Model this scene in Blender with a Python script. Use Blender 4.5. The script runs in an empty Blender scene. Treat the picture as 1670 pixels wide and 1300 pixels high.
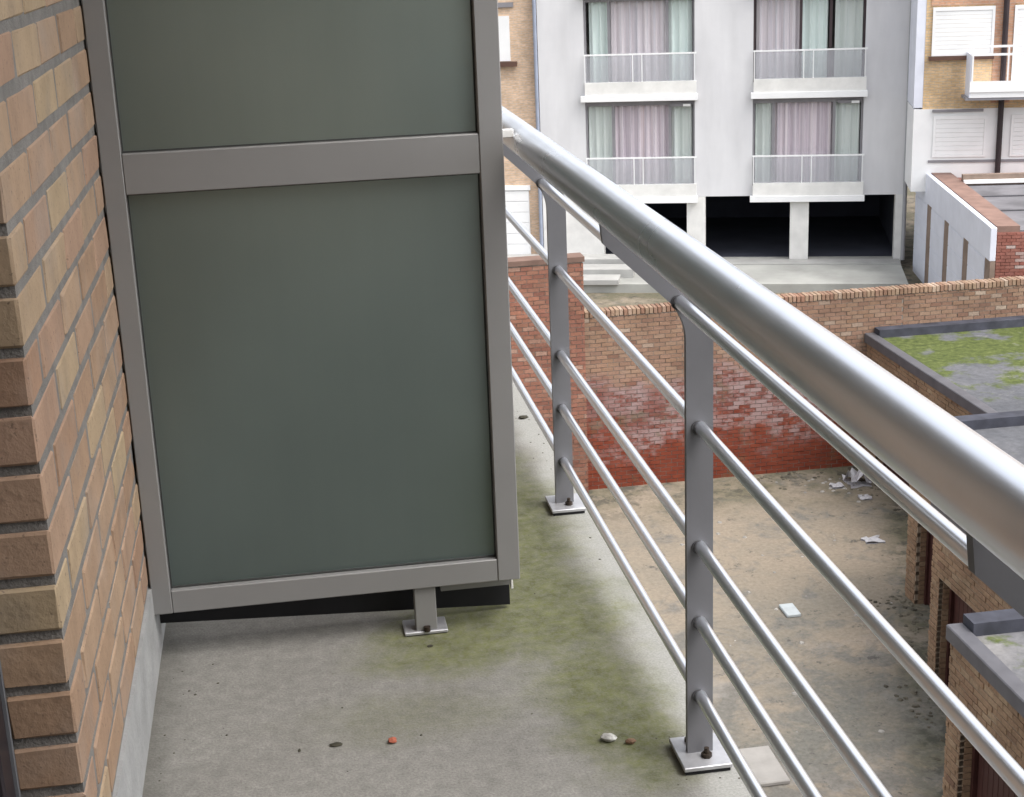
import bpy, math, random
from mathutils import Matrix, Vector
random.seed(7)
R = math.radians
scene = bpy.context.scene

# ------------------------------------------------------------------ camera, light, exposure
FPX = 2482.0
yaw, pitch, roll = 0.1462, 0.2992, -0.0393
SUN_EL, SUN_AZ = R(58), R(128)          # azimuth measured from +Y towards +X
SKY = 0.15
SUN = 0.5
EXPOSURE = 1.42
cam = bpy.data.cameras.new('camera')
camo = bpy.data.objects.new('camera', cam)
scene.collection.objects.link(camo)
fw = Vector((math.sin(yaw)*math.cos(pitch), math.cos(yaw)*math.cos(pitch), -math.sin(pitch)))
rt = Vector((math.cos(yaw), -math.sin(yaw), 0))
up = rt.cross(fw)
r2 = rt*math.cos(roll) + up*math.sin(roll)
u2 = -rt*math.sin(roll) + up*math.cos(roll)
m = Matrix((r2, u2, -fw)).transposed().to_4x4()
m.translation = Vector((0.3028, 0, 1.36))
camo.matrix_world = m
cam.sensor_fit = 'HORIZONTAL'
cam.sensor_width = 36
cam.lens = FPX*36/1670
cam.clip_start = 0.05
cam.clip_end = 500
scene.camera = camo

world = bpy.data.worlds.new('World')
scene.world = world
world.use_nodes = True
nt = world.node_tree
nt.nodes.clear()
sk = nt.nodes.new('ShaderNodeTexSky')
sk.sky_type = 'NISHITA'
sk.sun_disc = False
sk.sun_elevation = SUN_EL
sk.sun_rotation = SUN_AZ
sk.dust_density = 4.0
sk.air_density = 1.0
hs = nt.nodes.new('ShaderNodeHueSaturation')
hs.inputs['Saturation'].default_value = 0.22       # overcast: grey-white cloud instead of blue
bg = nt.nodes.new('ShaderNodeBackground')
bg.inputs['Strength'].default_value = SKY
wo = nt.nodes.new('ShaderNodeOutputWorld')
nt.links.new(sk.outputs[0], hs.inputs['Color'])
nt.links.new(hs.outputs[0], bg.inputs['Color'])
nt.links.new(bg.outputs[0], wo.inputs['Surface'])

sl = bpy.data.lights.new('sun', 'SUN')
sl.energy = SUN
sl.angle = R(40)
sl.color = (1, 0.97, 0.93)
slo = bpy.data.objects.new('sun', sl)
scene.collection.objects.link(slo)
sd = Vector((math.sin(SUN_AZ)*math.cos(SUN_EL), math.cos(SUN_AZ)*math.cos(SUN_EL), math.sin(SUN_EL)))
slo.rotation_euler = sd.to_track_quat('Z', 'Y').to_euler()

vs = scene.view_settings
vs.view_transform = 'Standard'
vs.look = 'None'
vs.exposure = EXPOSURE
vs.gamma = 1
vs.use_curve_mapping = False

# ------------------------------------------------------------------ helpers
COL = scene.collection
S = 0.8                                   # near things are laid out in units of 0.8 m
def near(v): return Vector((v[0]*S, v[1]*S, v[2]*S))
WS = 1.04
def wallt(v): return Vector(((0.3785+(v[0]-0.3785)*WS)*S, v[1]*WS*S, (1.7+(v[2]-1.7)*WS)*S))
def far(v): return Vector((v[0]-0.0757, v[1], v[2]-0.34))
def ident(v): return Vector(v)

def thing(name, label, cat, loc=(0, 0, 0), rz=0, group=None):
    o = bpy.data.objects.new(name, None)
    o.empty_display_size = 0.2
    COL.objects.link(o)
    o.location = loc
    o.rotation_euler = (0, 0, rz)
    o['label'] = label
    o['category'] = cat
    if group: o['group'] = group
    return o
def tag(o, label, cat, group=None):
    o['label'] = label; o['category'] = cat
    if group: o['group'] = group
    return o

class MB:
    def __init__(s): s.v = []; s.f = []; s.mi = []; s.cur = 0; s.smooth = []
    def add(s, vs, fs, smooth=False):
        b = len(s.v); s.v += [tuple(v) for v in vs]
        for f in fs:
            s.f.append([b+i for i in f]); s.mi.append(s.cur); s.smooth.append(smooth)
    def box(s, x0, x1, y0, y1, z0, z1):
        s.add([(x0,y0,z0),(x1,y0,z0),(x1,y1,z0),(x0,y1,z0),(x0,y0,z1),(x1,y0,z1),(x1,y1,z1),(x0,y1,z1)],
              [(3,2,1,0),(4,5,6,7),(0,1,5,4),(1,2,6,5),(2,3,7,6),(3,0,4,7)])
    def cbox(s, x0, x1, y0, y1, z0, z1, c):
        """box with all edges chamfered by c"""
        xs, ys, zs = (x0, x1), (y0, y1), (z0, z1)
        vs = []; idx = {}
        for i in (0, 1):
            for j in (0, 1):
                for k in (0, 1):
                    sx, sy, sz = (c, -c)[i], (c, -c)[j], (c, -c)[k]
                    p = (xs[i], ys[j], zs[k])
                    idx[i,j,k,0] = len(vs); vs.append((p[0], p[1]+sy, p[2]+sz))
                    idx[i,j,k,1] = len(vs); vs.append((p[0]+sx, p[1], p[2]+sz))
                    idx[i,j,k,2] = len(vs); vs.append((p[0]+sx, p[1]+sy, p[2]))
        fs = []
        I = idx
        fs.append((I[0,0,0,0],I[0,0,1,0],I[0,1,1,0],I[0,1,0,0])); fs.append((I[1,0,0,0],I[1,1,0,0],I[1,1,1,0],I[1,0,1,0]))
        fs.append((I[0,0,0,1],I[1,0,0,1],I[1,0,1,1],I[0,0,1,1])); fs.append((I[0,1,0,1],I[0,1,1,1],I[1,1,1,1],I[1,1,0,1]))
        fs.append((I[0,0,0,2],I[0,1,0,2],I[1,1,0,2],I[1,0,0,2])); fs.append((I[0,0,1,2],I[1,0,1,2],I[1,1,1,2],I[0,1,1,2]))
        for a in (0, 1):
            for b in (0, 1):
                fs.append((I[a,b,0,0],I[a,b,1,0],I[a,b,1,1],I[a,b,0,1]))
                fs.append((I[a,0,b,0],I[a,1,b,0],I[a,1,b,2],I[a,0,b,2]))
                fs.append((I[0,a,b,1],I[1,a,b,1],I[1,a,b,2],I[0,a,b,2]))
                for k in (0, 1): fs.append((I[a,b,k,0],I[a,b,k,1],I[a,b,k,2]))
        s.add(vs, fs)
    def cyl(s, p0, p1, r0, r1=None, n=16, caps=True):
        r1 = r0 if r1 is None else r1
        p0, p1 = Vector(p0), Vector(p1); d = (p1-p0).normalized()
        a = d.orthogonal().normalized(); b = d.cross(a)
        vs = []
        for p, r in ((p0, r0), (p1, r1)):
            for i in range(n):
                t = 2*math.pi*i/n; vs.append(p + (a*math.cos(t)+b*math.sin(t))*r)
        s.add(vs, [(i, (i+1)%n, n+(i+1)%n, n+i) for i in range(n)], True)
        if caps: s.add(vs, [tuple(range(n-1,-1,-1)), tuple(range(n, 2*n))])
    def prism(s, poly, y0, y1):            # polygon in x-z, extruded along y
        n = len(poly)
        vs = [(x, y0, z) for x, z in poly] + [(x, y1, z) for x, z in poly]
        s.add(vs, [tuple(range(n)), tuple(range(2*n-1, n-1, -1))] + [(i+n, (i+1)%n+n, (i+1)%n, i) for i in range(n)])
    def grid(s, xc, zc, solid, y0, y1):
        """connected plate in x-z with openings: cell (i, j) is filled where solid(i, j)"""
        nx, nz = len(xc), len(zc); b = len(s.v)
        vs = [(x, y, z) for y in (y0, y1) for z in zc for x in xc]
        V = lambda i, j, k: k*nx*nz + j*nx + i
        ok = lambda i, j: 0 <= i < nx-1 and 0 <= j < nz-1 and solid(i, j)
        fs = []
        for j in range(nz-1):
            for i in range(nx-1):
                if not ok(i, j): continue
                fs += [(V(i,j,0), V(i+1,j,0), V(i+1,j+1,0), V(i,j+1,0)), (V(i,j,1), V(i,j+1,1), V(i+1,j+1,1), V(i+1,j,1))]
                if not ok(i-1, j): fs.append((V(i,j,0), V(i,j+1,0), V(i,j+1,1), V(i,j,1)))
                if not ok(i+1, j): fs.append((V(i+1,j,0), V(i+1,j,1), V(i+1,j+1,1), V(i+1,j+1,0)))
                if not ok(i, j-1): fs.append((V(i,j,0), V(i,j,1), V(i+1,j,1), V(i+1,j,0)))
                if not ok(i, j+1): fs.append((V(i,j+1,0), V(i+1,j+1,0), V(i+1,j+1,1), V(i,j+1,1)))
        used = sorted({i for f in fs for i in f}); mp = {q: n for n, q in enumerate(used)}
        s.add([vs[i] for i in used], [tuple(mp[i] for i in f) for f in fs])
    def build(s, name, mats, parent=None, tf=ident, kind=None, fix=True):
        off = Vector((0, 0, 0))
        if parent is not None and tf is not ident:
            q = parent
            while q is not None: off += q.location; q = q.parent
        me = bpy.data.meshes.new(name)
        me.from_pydata([tf(v)-off for v in s.v], [], s.f)
        if not isinstance(mats, (list, tuple)): mats = [mats]
        for mt in mats: me.materials.append(mt)
        me.polygons.foreach_set('material_index', s.mi)
        me.polygons.foreach_set('use_smooth', s.smooth)
        me.update()
        if fix:
            import bmesh
            bm = bmesh.new(); bm.from_mesh(me); bmesh.ops.recalc_face_normals(bm, faces=bm.faces); bm.to_mesh(me); bm.free()
        o = bpy.data.objects.new(name, me)
        COL.objects.link(o)
        if parent is not None: o.parent = parent
        if kind: o['kind'] = kind
        return o

# ------------------------------------------------------------------ materials
class M:
    """small node-tree builder"""
    def __init__(s, name):
        s.m = bpy.data.materials.new(name); s.m.use_nodes = True
        s.t = s.m.node_tree; s.b = s.t.nodes['Principled BSDF']; s.co = None
    def n(s, t, **k):
        x = s.t.nodes.new(t)
        for a, v in k.items(): setattr(x, a, v)
        return x
    def l(s, a, b): s.t.links.new(a, b)
    def coord(s, kind='Object'):
        if s.co is None: s.co = s.n('ShaderNodeTexCoord')
        return s.co.outputs[kind]
    def pos(s): return s.n('ShaderNodeNewGeometry').outputs['Position']
    def noise(s, scale, detail=4, rough=0.55, vec=None, sc=None, dist=0.0):
        x = s.n('ShaderNodeTexNoise')
        x.inputs['Scale'].default_value = scale; x.inputs['Detail'].default_value = detail
        x.inputs['Roughness'].default_value = rough; x.inputs['Distortion'].default_value = dist
        v = vec if vec is not None else s.coord()
        if sc is not None: v = s.mapv(v, scale=sc)
        s.l(v, x.inputs['Vector'])
        return x.outputs['Fac']
    def mapv(s, v, loc=(0,0,0), rot=(0,0,0), scale=(1,1,1)):
        x = s.n('ShaderNodeMapping'); x.inputs['Location'].default_value = loc
        x.inputs['Rotation'].default_value = rot; x.inputs['Scale'].default_value = scale
        s.l(v, x.inputs['Vector']); return x.outputs[0]
    def ramp(s, fac, stops, interp='LINEAR'):
        x = s.n('ShaderNodeValToRGB'); cr = x.color_ramp; cr.interpolation = interp
        while len(cr.elements) > 1: cr.elements.remove(cr.elements[-1])
        for i, (p, c) in enumerate(stops):
            e = cr.elements[0] if i == 0 else cr.elements.new(p)
            e.position = p
            e.color = (c, c, c, 1) if isinstance(c, (int, float)) else (*c, 1)
        s.l(fac, x.inputs['Fac']); return x.outputs['Color']
    def mix(s, fac, a, b, blend='MIX'):
        x = s.n('ShaderNodeMix'); x.data_type = 'RGBA'; x.blend_type = blend
        for v, i in ((fac, 0), (a, 6), (b, 7)):
            if isinstance(v, (int, float)): x.inputs[i].default_value = v
            elif isinstance(v, tuple): x.inputs[i].default_value = (*v, 1)
            else: s.l(v, x.inputs[i])
        return x.outputs[2]
    def math(s, op, a, b=0.0, c=0.0, clamp=False):
        x = s.n('ShaderNodeMath'); x.operation = op; x.use_clamp = clamp
        for i, v in enumerate((a, b, c)):
            if isinstance(v, (int, float)): x.inputs[i].default_value = v
            else: s.l(v, x.inputs[i])
        return x.outputs[0]
    def sep(s, v):
        x = s.n('ShaderNodeSeparateXYZ'); s.l(v, x.inputs[0]); return x.outputs
    def smooth(s, v, a, b):                # 0 at a, 1 at b
        x = s.n('ShaderNodeMapRange'); x.interpolation_type = 'SMOOTHSTEP'
        x.inputs['From Min'].default_value = a; x.inputs['From Max'].default_value = b
        if a > b:
            x.inputs['From Min'].default_value = b; x.inputs['From Max'].default_value = a
            x.inputs['To Min'].default_value = 1; x.inputs['To Max'].default_value = 0
        s.l(v, x.inputs['Value']); return x.outputs[0]
    def color(s, c, k=0.79):
        """base colour, scaled to the exposure the scene is shot at"""
        if isinstance(c, tuple): s.b.inputs['Base Color'].default_value = (*[v*k for v in c], 1)
        else: s.l(c if k == 1 else s.mix(1.0, c, (k, k, k), 'MULTIPLY'), s.b.inputs['Base Color'])
        return s
    def rough(s, v):
        if isinstance(v, (int, float)): s.b.inputs['Roughness'].default_value = v
        else: s.l(v, s.b.inputs['Roughness'])
        return s
    def metal(s, v): s.b.inputs['Metallic'].default_value = v; return s
    def spec(s, v): s.b.inputs['Specular IOR Level'].default_value = v; return s
    def bump(s, h, strength=0.3, dist=0.01):
        x = s.n('ShaderNodeBump'); x.inputs['Strength'].default_value = strength; x.inputs['Distance'].default_value = dist
        s.l(h, x.inputs['Height']); s.l(x.outputs[0], s.b.inputs['Normal']); return s
    def rnd(s): return s.n('ShaderNodeObjectInfo').outputs['Random']
    def island(s): return s.n('ShaderNodeNewGeometry').outputs['Random Per Island']

def plain(name, c, rough=0.6, var=0.12, scale=6.0, metal=0.0, bump=0.0, spec=0.3, k=0.79):
    a = M(name); n = a.noise(scale, 5)
    lo = tuple(x*(1-var) for x in c); hi = tuple(min(1, x*(1+var)) for x in c)
    a.color(a.ramp(n, [(0.3, lo), (0.7, hi)]), k).rough(rough).metal(metal).spec(spec)
    if bump: a.bump(a.noise(scale*8, 4), bump, 0.01)
    return a.m

def alu(name, c=(0.72, 0.73, 0.76), rough=0.3, vary=True):
    a = M(name)
    n = a.noise(2.5, 4, vec=a.pos()); f = a.noise(160, 3, vec=a.pos())
    a.color(a.ramp(n, [(0.3, tuple(x*0.96 for x in c)), (0.7, c)]), 1).metal(0.95)
    if not vary: a.rough(rough); return a.m
    a.rough(a.ramp(a.noise(7, 3, vec=a.pos()), [(0.3, rough-0.03), (0.7, rough+0.05)]))
    return a.m
M_TUBE = alu('anodised_aluminium_tube', (0.84, 0.87, 0.93), 0.29)
M_ROD = alu('anodised_aluminium_rod', (0.86, 0.885, 0.94), 0.28, False)
M_POST = plain('grey_powder_coat_post', (0.225, 0.225, 0.24), 0.45, 0.06, 9, 0.25, 0.03)
M_PLATE = plain('galvanised_plate', (0.55, 0.55, 0.57), 0.4, 0.15, 30, 0.5, 0.05)
M_SCREEN = plain('grey_powder_coat_screen', (0.31, 0.305, 0.30), 0.42, 0.04, 5, 0.15, 0.02)
M_DARK = plain('matt_black', (0.015, 0.015, 0.018), 0.6, 0.2, 12)
M_GASKET = plain('grey_gasket', (0.06, 0.062, 0.06), 0.6, 0.2, 12)
M_BOLT = plain('rusty_steel', (0.06, 0.045, 0.035), 0.55, 0.4, 120, 0.6)

M_DISC = plain('dark_grey_disc', (0.10, 0.10, 0.105), 0.5, 0.3, 60, 0.4)

def glass_frosted():
    a = M('frosted_glass_pane'); n = a.noise(2.2, 3, vec=a.pos())
    st = a.noise(5, 3, vec=a.pos(), sc=(6, 1, 0.25))
    c = a.mix(0.12, a.ramp(n, [(0.3, (0.19, 0.235, 0.222)), (0.7, (0.235, 0.287, 0.272))]), a.ramp(st, [(0.3, (0.17, 0.21, 0.195)), (0.7, (0.25, 0.30, 0.285))]))
    a.color(c, 0.9).rough(0.5).spec(0.35)
    a.b.inputs['Transmission Weight'].default_value = 0.75
    a.b.inputs['IOR'].default_value = 1.3
    return a.m
M_FROST = glass_frosted()

def near_brick():
    a = M('pale_flemish_brick'); r = a.rnd()
    base = a.ramp(r, [(0.0, (0.37, 0.24, 0.16)), (0.25, (0.42, 0.295, 0.20)), (0.45, (0.40, 0.262, 0.185)), (0.62, (0.44, 0.33, 0.215)), (0.8, (0.36, 0.222, 0.15)), (1.0, (0.45, 0.35, 0.225))])
    n = a.noise(14, 5, vec=a.pos()); n2 = a.noise(90, 4, 0.6, vec=a.pos())
    c = a.mix(0.55, base, a.mix(1.0, base, a.ramp(n, [(0.3, 0.72), (0.7, 1.2)]), 'MULTIPLY'))
    c = a.mix(a.ramp(n2, [(0.58, 0.0), (0.72, 0.5)]), c, (0.22, 0.15, 0.11))
    pit = a.noise(150, 2, 0.5, vec=a.pos())
    c = a.mix(a.ramp(pit, [(0.66, 0.0), (0.72, 0.6)]), c, (0.13, 0.09, 0.07))
    c = a.mix(a.math('MULTIPLY', a.ramp(a.noise(5, 4, vec=a.pos()), [(0.5, 0.0), (0.7, 0.4)]), 1.0), c, (0.34, 0.30, 0.27))
    a.color(c).rough(0.85).spec(0.2).bump(a.math('ADD', n2, a.noise(30, 4, vec=a.pos())), 0.38, 0.004)
    return a.m
M_BRICK = near_brick()
M_MORTAR = plain('grey_mortar', (0.225, 0.212, 0.198), 0.9, 0.2, 30, 0, 0.4)
M_PLINTH = plain('rendered_plinth', (0.38, 0.38, 0.375), 0.85, 0.16, 9, 0, 0.3)

def floor_mat():
    a = M('weathered_balcony_screed'); p = a.pos(); s = a.sep(p)
    fine = a.noise(210, 3, 0.7, vec=p); mid = a.noise(38, 4, 0.6, vec=p); big = a.noise(2.6, 5, 0.6, vec=p)
    c = a.ramp(big, [(0.3, (0.232, 0.222, 0.203)), (0.7, (0.305, 0.294, 0.270))])
    c = a.mix(1.0, c, a.ramp(fine, [(0.28, 0.74), (0.5, 1.0), (0.72, 1.22)]), 'MULTIPLY')
    c = a.mix(1.0, c, a.ramp(mid, [(0.3, 0.86), (0.7, 1.12)]), 'MULTIPLY')
    # paler, rain-washed outer edge
    wob = a.math('MULTIPLY', a.math('SUBTRACT', a.noise(5, 4, vec=p), 0.5), 0.16)
    xx = a.math('ADD', s[0], wob)
    c = a.mix(a.math('MULTIPLY', a.smooth(xx, 0.87, 0.95), 0.7), c, a.mix(1.0, (0.40, 0.40, 0.375), a.ramp(fine, [(0.3, 0.8), (0.7, 1.15)]), 'MULTIPLY'))
    # moss: a band along the outer side and tongues towards the middle
    def blob(cx, cy, rx, ry, rot=0.0):
        v = a.mapv(p, rot=(0, 0, 0))
        q = a.n('ShaderNodeMapping'); q.vector_type = 'TEXTURE'
        q.inputs['Location'].default_value = (cx*S, cy*S, 0); q.inputs['Rotation'].default_value = (0, 0, rot)
        q.inputs['Scale'].default_value = (rx*S, ry*S, 10)
        a.l(p, q.inputs['Vector'])
        ln = a.n('ShaderNodeVectorMath'); ln.operation = 'LENGTH'; a.l(q.outputs[0], ln.inputs[0])
        return a.smooth(a.math('ADD', ln.outputs['Value'], a.math('MULTIPLY', a.math('SUBTRACT', a.noise(7, 6, 0.65, vec=p), 0.5), 1.5)), 1.25, 0.25)
    ms = None
    for b in ((0.99, 4.20, 0.19, 1.05), (0.98, 3.62, 0.22, 0.65), (0.86, 3.60, 0.38, 0.28), (0.70, 3.44, 0.28, 0.20), (1.02, 3.16, 0.16, 0.52), (1.06, 2.90, 0.11, 0.28), (0.6, 3.1, 0.3, 0.14)):
        v = blob(*b)
        if b[0] == 0.6: v = a.math('MULTIPLY', v, 0.35)
        ms = v if ms is None else a.math('MAXIMUM', ms, v)
    ms = a.math('MULTIPLY', ms, a.ramp(a.noise(60, 4, 0.7, vec=p), [(0.3, 0.55), (0.6, 1.0)]), clamp=True)
    ms = a.math('MULTIPLY', ms, a.ramp(a.noise(170, 3, 0.7, vec=p), [(0.3, 0.75), (0.6, 1.0)]), clamp=True)
    mc = a.ramp(a.noise(24, 4, vec=p), [(0.3, (0.10, 0.108, 0.042)), (0.7, (0.19, 0.198, 0.08))])
    c = a.mix(ms, c, mc)
    # grime gathered along the plinth
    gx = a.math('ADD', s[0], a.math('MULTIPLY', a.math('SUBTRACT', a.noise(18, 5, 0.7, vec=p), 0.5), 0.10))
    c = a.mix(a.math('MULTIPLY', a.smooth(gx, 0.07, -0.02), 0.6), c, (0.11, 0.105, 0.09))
    # dirt specks
    sp = a.noise(95, 2, 0.5, vec=p)
    c = a.mix(a.ramp(sp, [(0.73, 0.0), (0.77, 0.7)]), c, (0.07, 0.065, 0.05))
    a.color(c).rough(0.88).spec(0.2).bump(a.math('ADD', fine, mid), 0.35, 0.003)
    return a.m
M_FLOOR = floor_mat()

def island_brick(name, stops, extra=None, bump=0.3, scale=1.0):
    a = M(name); r = a.island(); p = a.pos()
    base = a.ramp(r, stops)
    n = a.noise(1.1*scale, 5, 0.6, vec=p); n2 = a.noise(30, 4, 0.6, vec=p)
    c = a.mix(1.0, base, a.ramp(n, [(0.3, 0.75), (0.7, 1.2)]), 'MULTIPLY')
    c = a.mix(1.0, c, a.ramp(n2, [(0.3, 0.8), (0.7, 1.15)]), 'MULTIPLY')
    if extra: c = extra(a, c, p, r)
    a.color(c).rough(0.88).spec(0.2).bump(n2, bump, 0.01)
    return a.m
def obj_brick(name, stops):
    a = M(name); r = a.rnd(); p = a.pos()
    base = a.ramp(r, stops); n = a.noise(1.1, 5, 0.6, vec=p); n2 = a.noise(30, 4, 0.6, vec=p)
    c = a.mix(1.0, base, a.ramp(n, [(0.3, 0.75), (0.7, 1.2)]), 'MULTIPLY')
    c = a.mix(1.0, c, a.ramp(n2, [(0.3, 0.8), (0.7, 1.15)]), 'MULTIPLY')
    a.color(c).rough(0.88).spec(0.2).bump(n2, 0.3, 0.01)
    return a.m
TAN = [(0.0, (0.27, 0.165, 0.115)), (0.25, (0.34, 0.21, 0.15)), (0.5, (0.31, 0.19, 0.125)), (0.75, (0.36, 0.24, 0.17)), (0.93, (0.24, 0.135, 0.095)), (1.0, (0.46, 0.36, 0.28))]
def red_zone(a, c, p, r):
    s = a.sep(p)
    w = a.math('MULTIPLY', a.math('SUBTRACT', a.noise(0.9, 4, vec=p), 0.5), 1.6)
    z = a.math('ADD', s[2], w)
    x = a.math('ADD', s[0], a.math('MULTIPLY', w, 0.6))
    zone = a.math('MULTIPLY', a.smooth(z, -6.35, -6.75), a.smooth(x, 10.9, 10.4))
    rd = a.ramp(a.noise(5, 4, vec=p), [(0.3, (0.17, 0.055, 0.043)), (0.7, (0.25, 0.085, 0.065))])
    c = a.mix(a.math('MULTIPLY', zone, 0.95), c, rd)
    # loose red paint low down
    z3 = a.math('ADD', s[2], a.math('MULTIPLY', a.math('SUBTRACT', a.noise(0.7, 6, 0.72, vec=p), 0.5), 2.9))
    paint = a.math('MULTIPLY', a.smooth(z3, -7.3, -7.65), a.smooth(x, 10.9, 10.5))
    c = a.mix(paint, c, a.ramp(a.noise(4, 4, vec=p), [(0.3, (0.19, 0.042, 0.024)), (0.7, (0.27, 0.066, 0.034))]))
    # salt bloom on single bricks
    bl = a.math('MULTIPLY', a.math('MULTIPLY', a.smooth(z, -6.3, -6.7), a.smooth(z3, -8.15, -7.6)), a.smooth(x, 11.2, 10.6))
    bl = a.math('MULTIPLY', bl, a.ramp(a.noise(0.8, 4, vec=p), [(0.34, 0.0), (0.50, 1.0)]))
    fl = a.math('MULTIPLY', bl, a.ramp(a.math('ADD', a.math('MULTIPLY', r, 0.28), a.math('MULTIPLY', a.noise(4.5, 6, 0.78, vec=p, sc=(1, 1, 2.0)), 1.25)), [(0.64, 0.0), (0.86, 0.8)]))
    c = a.mix(fl, c, (0.42, 0.31, 0.30))
    # green algae at foot and joints
    gr = a.math('MULTIPLY', a.smooth(a.noise(1.7, 5, 0.65, vec=p), 0.56, 0.68), 0.45)
    return a.mix(a.math('MULTIPLY', gr, a.smooth(s[2], -6.4, -6.9)), c, (0.16, 0.17, 0.10))
M_GARDEN = island_brick('weathered_garden_brick', TAN, red_zone)
M_COPING = obj_brick('coping_brick', [(0.0, (0.30, 0.185, 0.125)), (0.4, (0.42, 0.30, 0.21)), (0.7, (0.29, 0.16, 0.11)), (1.0, (0.50, 0.38, 0.29))])
REDB = [(0.0, (0.24, 0.11, 0.08)), (0.35, (0.33, 0.15, 0.105)), (0.6, (0.29, 0.15, 0.105)), (0.85, (0.36, 0.165, 0.11)), (1.0, (0.40, 0.25, 0.19))]
M_REDWALL = island_brick('orange_red_brick', REDB)
GARB = [(0.0, (0.32, 0.205, 0.13)), (0.4, (0.39, 0.26, 0.165)), (0.7, (0.335, 0.21, 0.135)), (0.92, (0.42, 0.30, 0.195)), (1.0, (0.25, 0.15, 0.10))]
M_GARBRICK = island_brick('garage_brick_joined', GARB)
M_GARBRICK1 = obj_brick('garage_brick', GARB)
M_REDSHED = island_brick('red_shed_brick', [(0, (0.34, 0.13, 0.10)), (0.6, (0.42, 0.19, 0.15)), (0.85, (0.38, 0.15, 0.12)), (1, (0.62, 0.50, 0.46))])
M_FARMORTAR = plain('old_mortar', (0.30, 0.265, 0.23), 0.9, 0.25, 4)
M_PALEMORTAR = plain('pale_mortar', (0.36, 0.28, 0.21), 0.9, 0.2, 6)

def far_brick(name, c1, c2, mort, sc=1.0):
    a = M(name); v = a.mapv(a.coord(), rot=(R(90), 0, 0))
    b = a.n('ShaderNodeTexBrick'); a.l(v, b.inputs['Vector'])
    b.inputs['Color1'].default_value = (*c1, 1); b.inputs['Color2'].default_value = (*c2, 1); b.inputs['Mortar'].default_value = (*mort, 1)
    b.inputs['Scale'].default_value = 1; b.inputs['Mortar Size'].default_value = 0.008
    b.inputs['Brick Width'].default_value = 0.22*sc; b.inputs['Row Height'].default_value = 0.075*sc
    n = a.noise(1.3, 5, vec=a.pos()); n2 = a.noise(9, 3, vec=a.pos(), sc=(1, 1, 3))
    c = a.mix(1.0, b.outputs['Color'], a.ramp(n, [(0.3, 0.8), (0.7, 1.15)]), 'MULTIPLY')
    c = a.mix(1.0, c, a.ramp(n2, [(0.3, 0.82), (0.7, 1.15)]), 'MULTIPLY')
    a.color(c, 1.0).rough(0.9).spec(0.2)
    return a.m
M_YELLOW = far_brick('yellow_brick', (0.62, 0.43, 0.24), (0.70, 0.50, 0.30), (0.5, 0.42, 0.32))
M_BEIGE = far_brick('beige_brick', (0.60, 0.43, 0.30), (0.68, 0.50, 0.36), (0.56, 0.46, 0.38))
M_ORANGE = far_brick('orange_brick', (0.48, 0.26, 0.17), (0.55, 0.32, 0.21), (0.45, 0.34, 0.27))

def render_mat():
    a = M('pale_grey_render'); p = a.pos()
    n = a.noise(0.5, 5, 0.6, vec=p); st = a.noise(1.6, 4, vec=p, sc=(1, 1, 0.18)); f = a.noise(25, 3, vec=p)
    c = a.ramp(n, [(0.3, (0.61, 0.605, 0.62)), (0.7, (0.69, 0.685, 0.695))])
    c = a.mix(1.0, c, a.ramp(st, [(0.3, 0.9), (0.7, 1.05)]), 'MULTIPLY')
    a.color(c, 1).rough(0.9).spec(0.2).bump(f, 0.1, 0.01)
    return a.m
M_RENDER = render_mat()
M_WHITE = plain('white_paint', (0.80, 0.80, 0.80), 0.6, 0.05, 1.5, k=1)
M_OFFWHITE = plain('offwhite_concrete', (0.70, 0.69, 0.665), 0.8, 0.10, 2.5, k=1)
M_LILAC = plain('bluish_white_panel', (0.70, 0.72, 0.80), 0.5, 0.06, 2, k=1)
M_PIPE = plain('blue_grey_pipe', (0.36, 0.40, 0.50), 0.5, 0.1, 3)
M_BROWNPIPE = plain('dark_brown_pipe', (0.045, 0.032, 0.035), 0.5, 0.2, 3)
M_SILL = plain('brown_sill', (0.14, 0.075, 0.055), 0.6, 0.2, 3)
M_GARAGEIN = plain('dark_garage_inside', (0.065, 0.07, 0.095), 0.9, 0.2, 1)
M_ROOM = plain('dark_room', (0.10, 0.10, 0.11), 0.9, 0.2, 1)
M_FRAME = plain('grey_window_frame', (0.30, 0.29, 0.31), 0.5, 0.1, 3)
M_DKFRAME = plain('dark_window_frame', (0.07, 0.05, 0.055), 0.5, 0.1, 3)
M_DOORRED = plain('dark_red_door', (0.075, 0.028, 0.024), 0.5, 0.25, 3)
M_FELT = plain('bitumen_edge', (0.060, 0.062, 0.080), 0.75, 0.35, 3.5, 0, 0.1)
M_ZINC = plain('grey_roof_trim', (0.14, 0.137, 0.15), 0.55, 0.15, 4, 0.2)
M_CONC = plain('pale_concrete', (0.37, 0.37, 0.345), 0.85, 0.2, 0.9, 0, 0.1, k=0.95)
M_STEP = plain('pale_step', (0.48, 0.475, 0.455), 0.85, 0.15, 1.5)
M_CEIL = plain('painted_concrete_soffit', (0.45, 0.44, 0.43), 0.9, 0.08, 2)
M_SHEDPIL = plain('brown_grey_pillar', (0.30, 0.225, 0.18), 0.85, 0.2, 3)
M_SHEDROOF = plain('grey_shed_roof', (0.21, 0.205, 0.22), 0.85, 0.3, 1.2)

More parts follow.
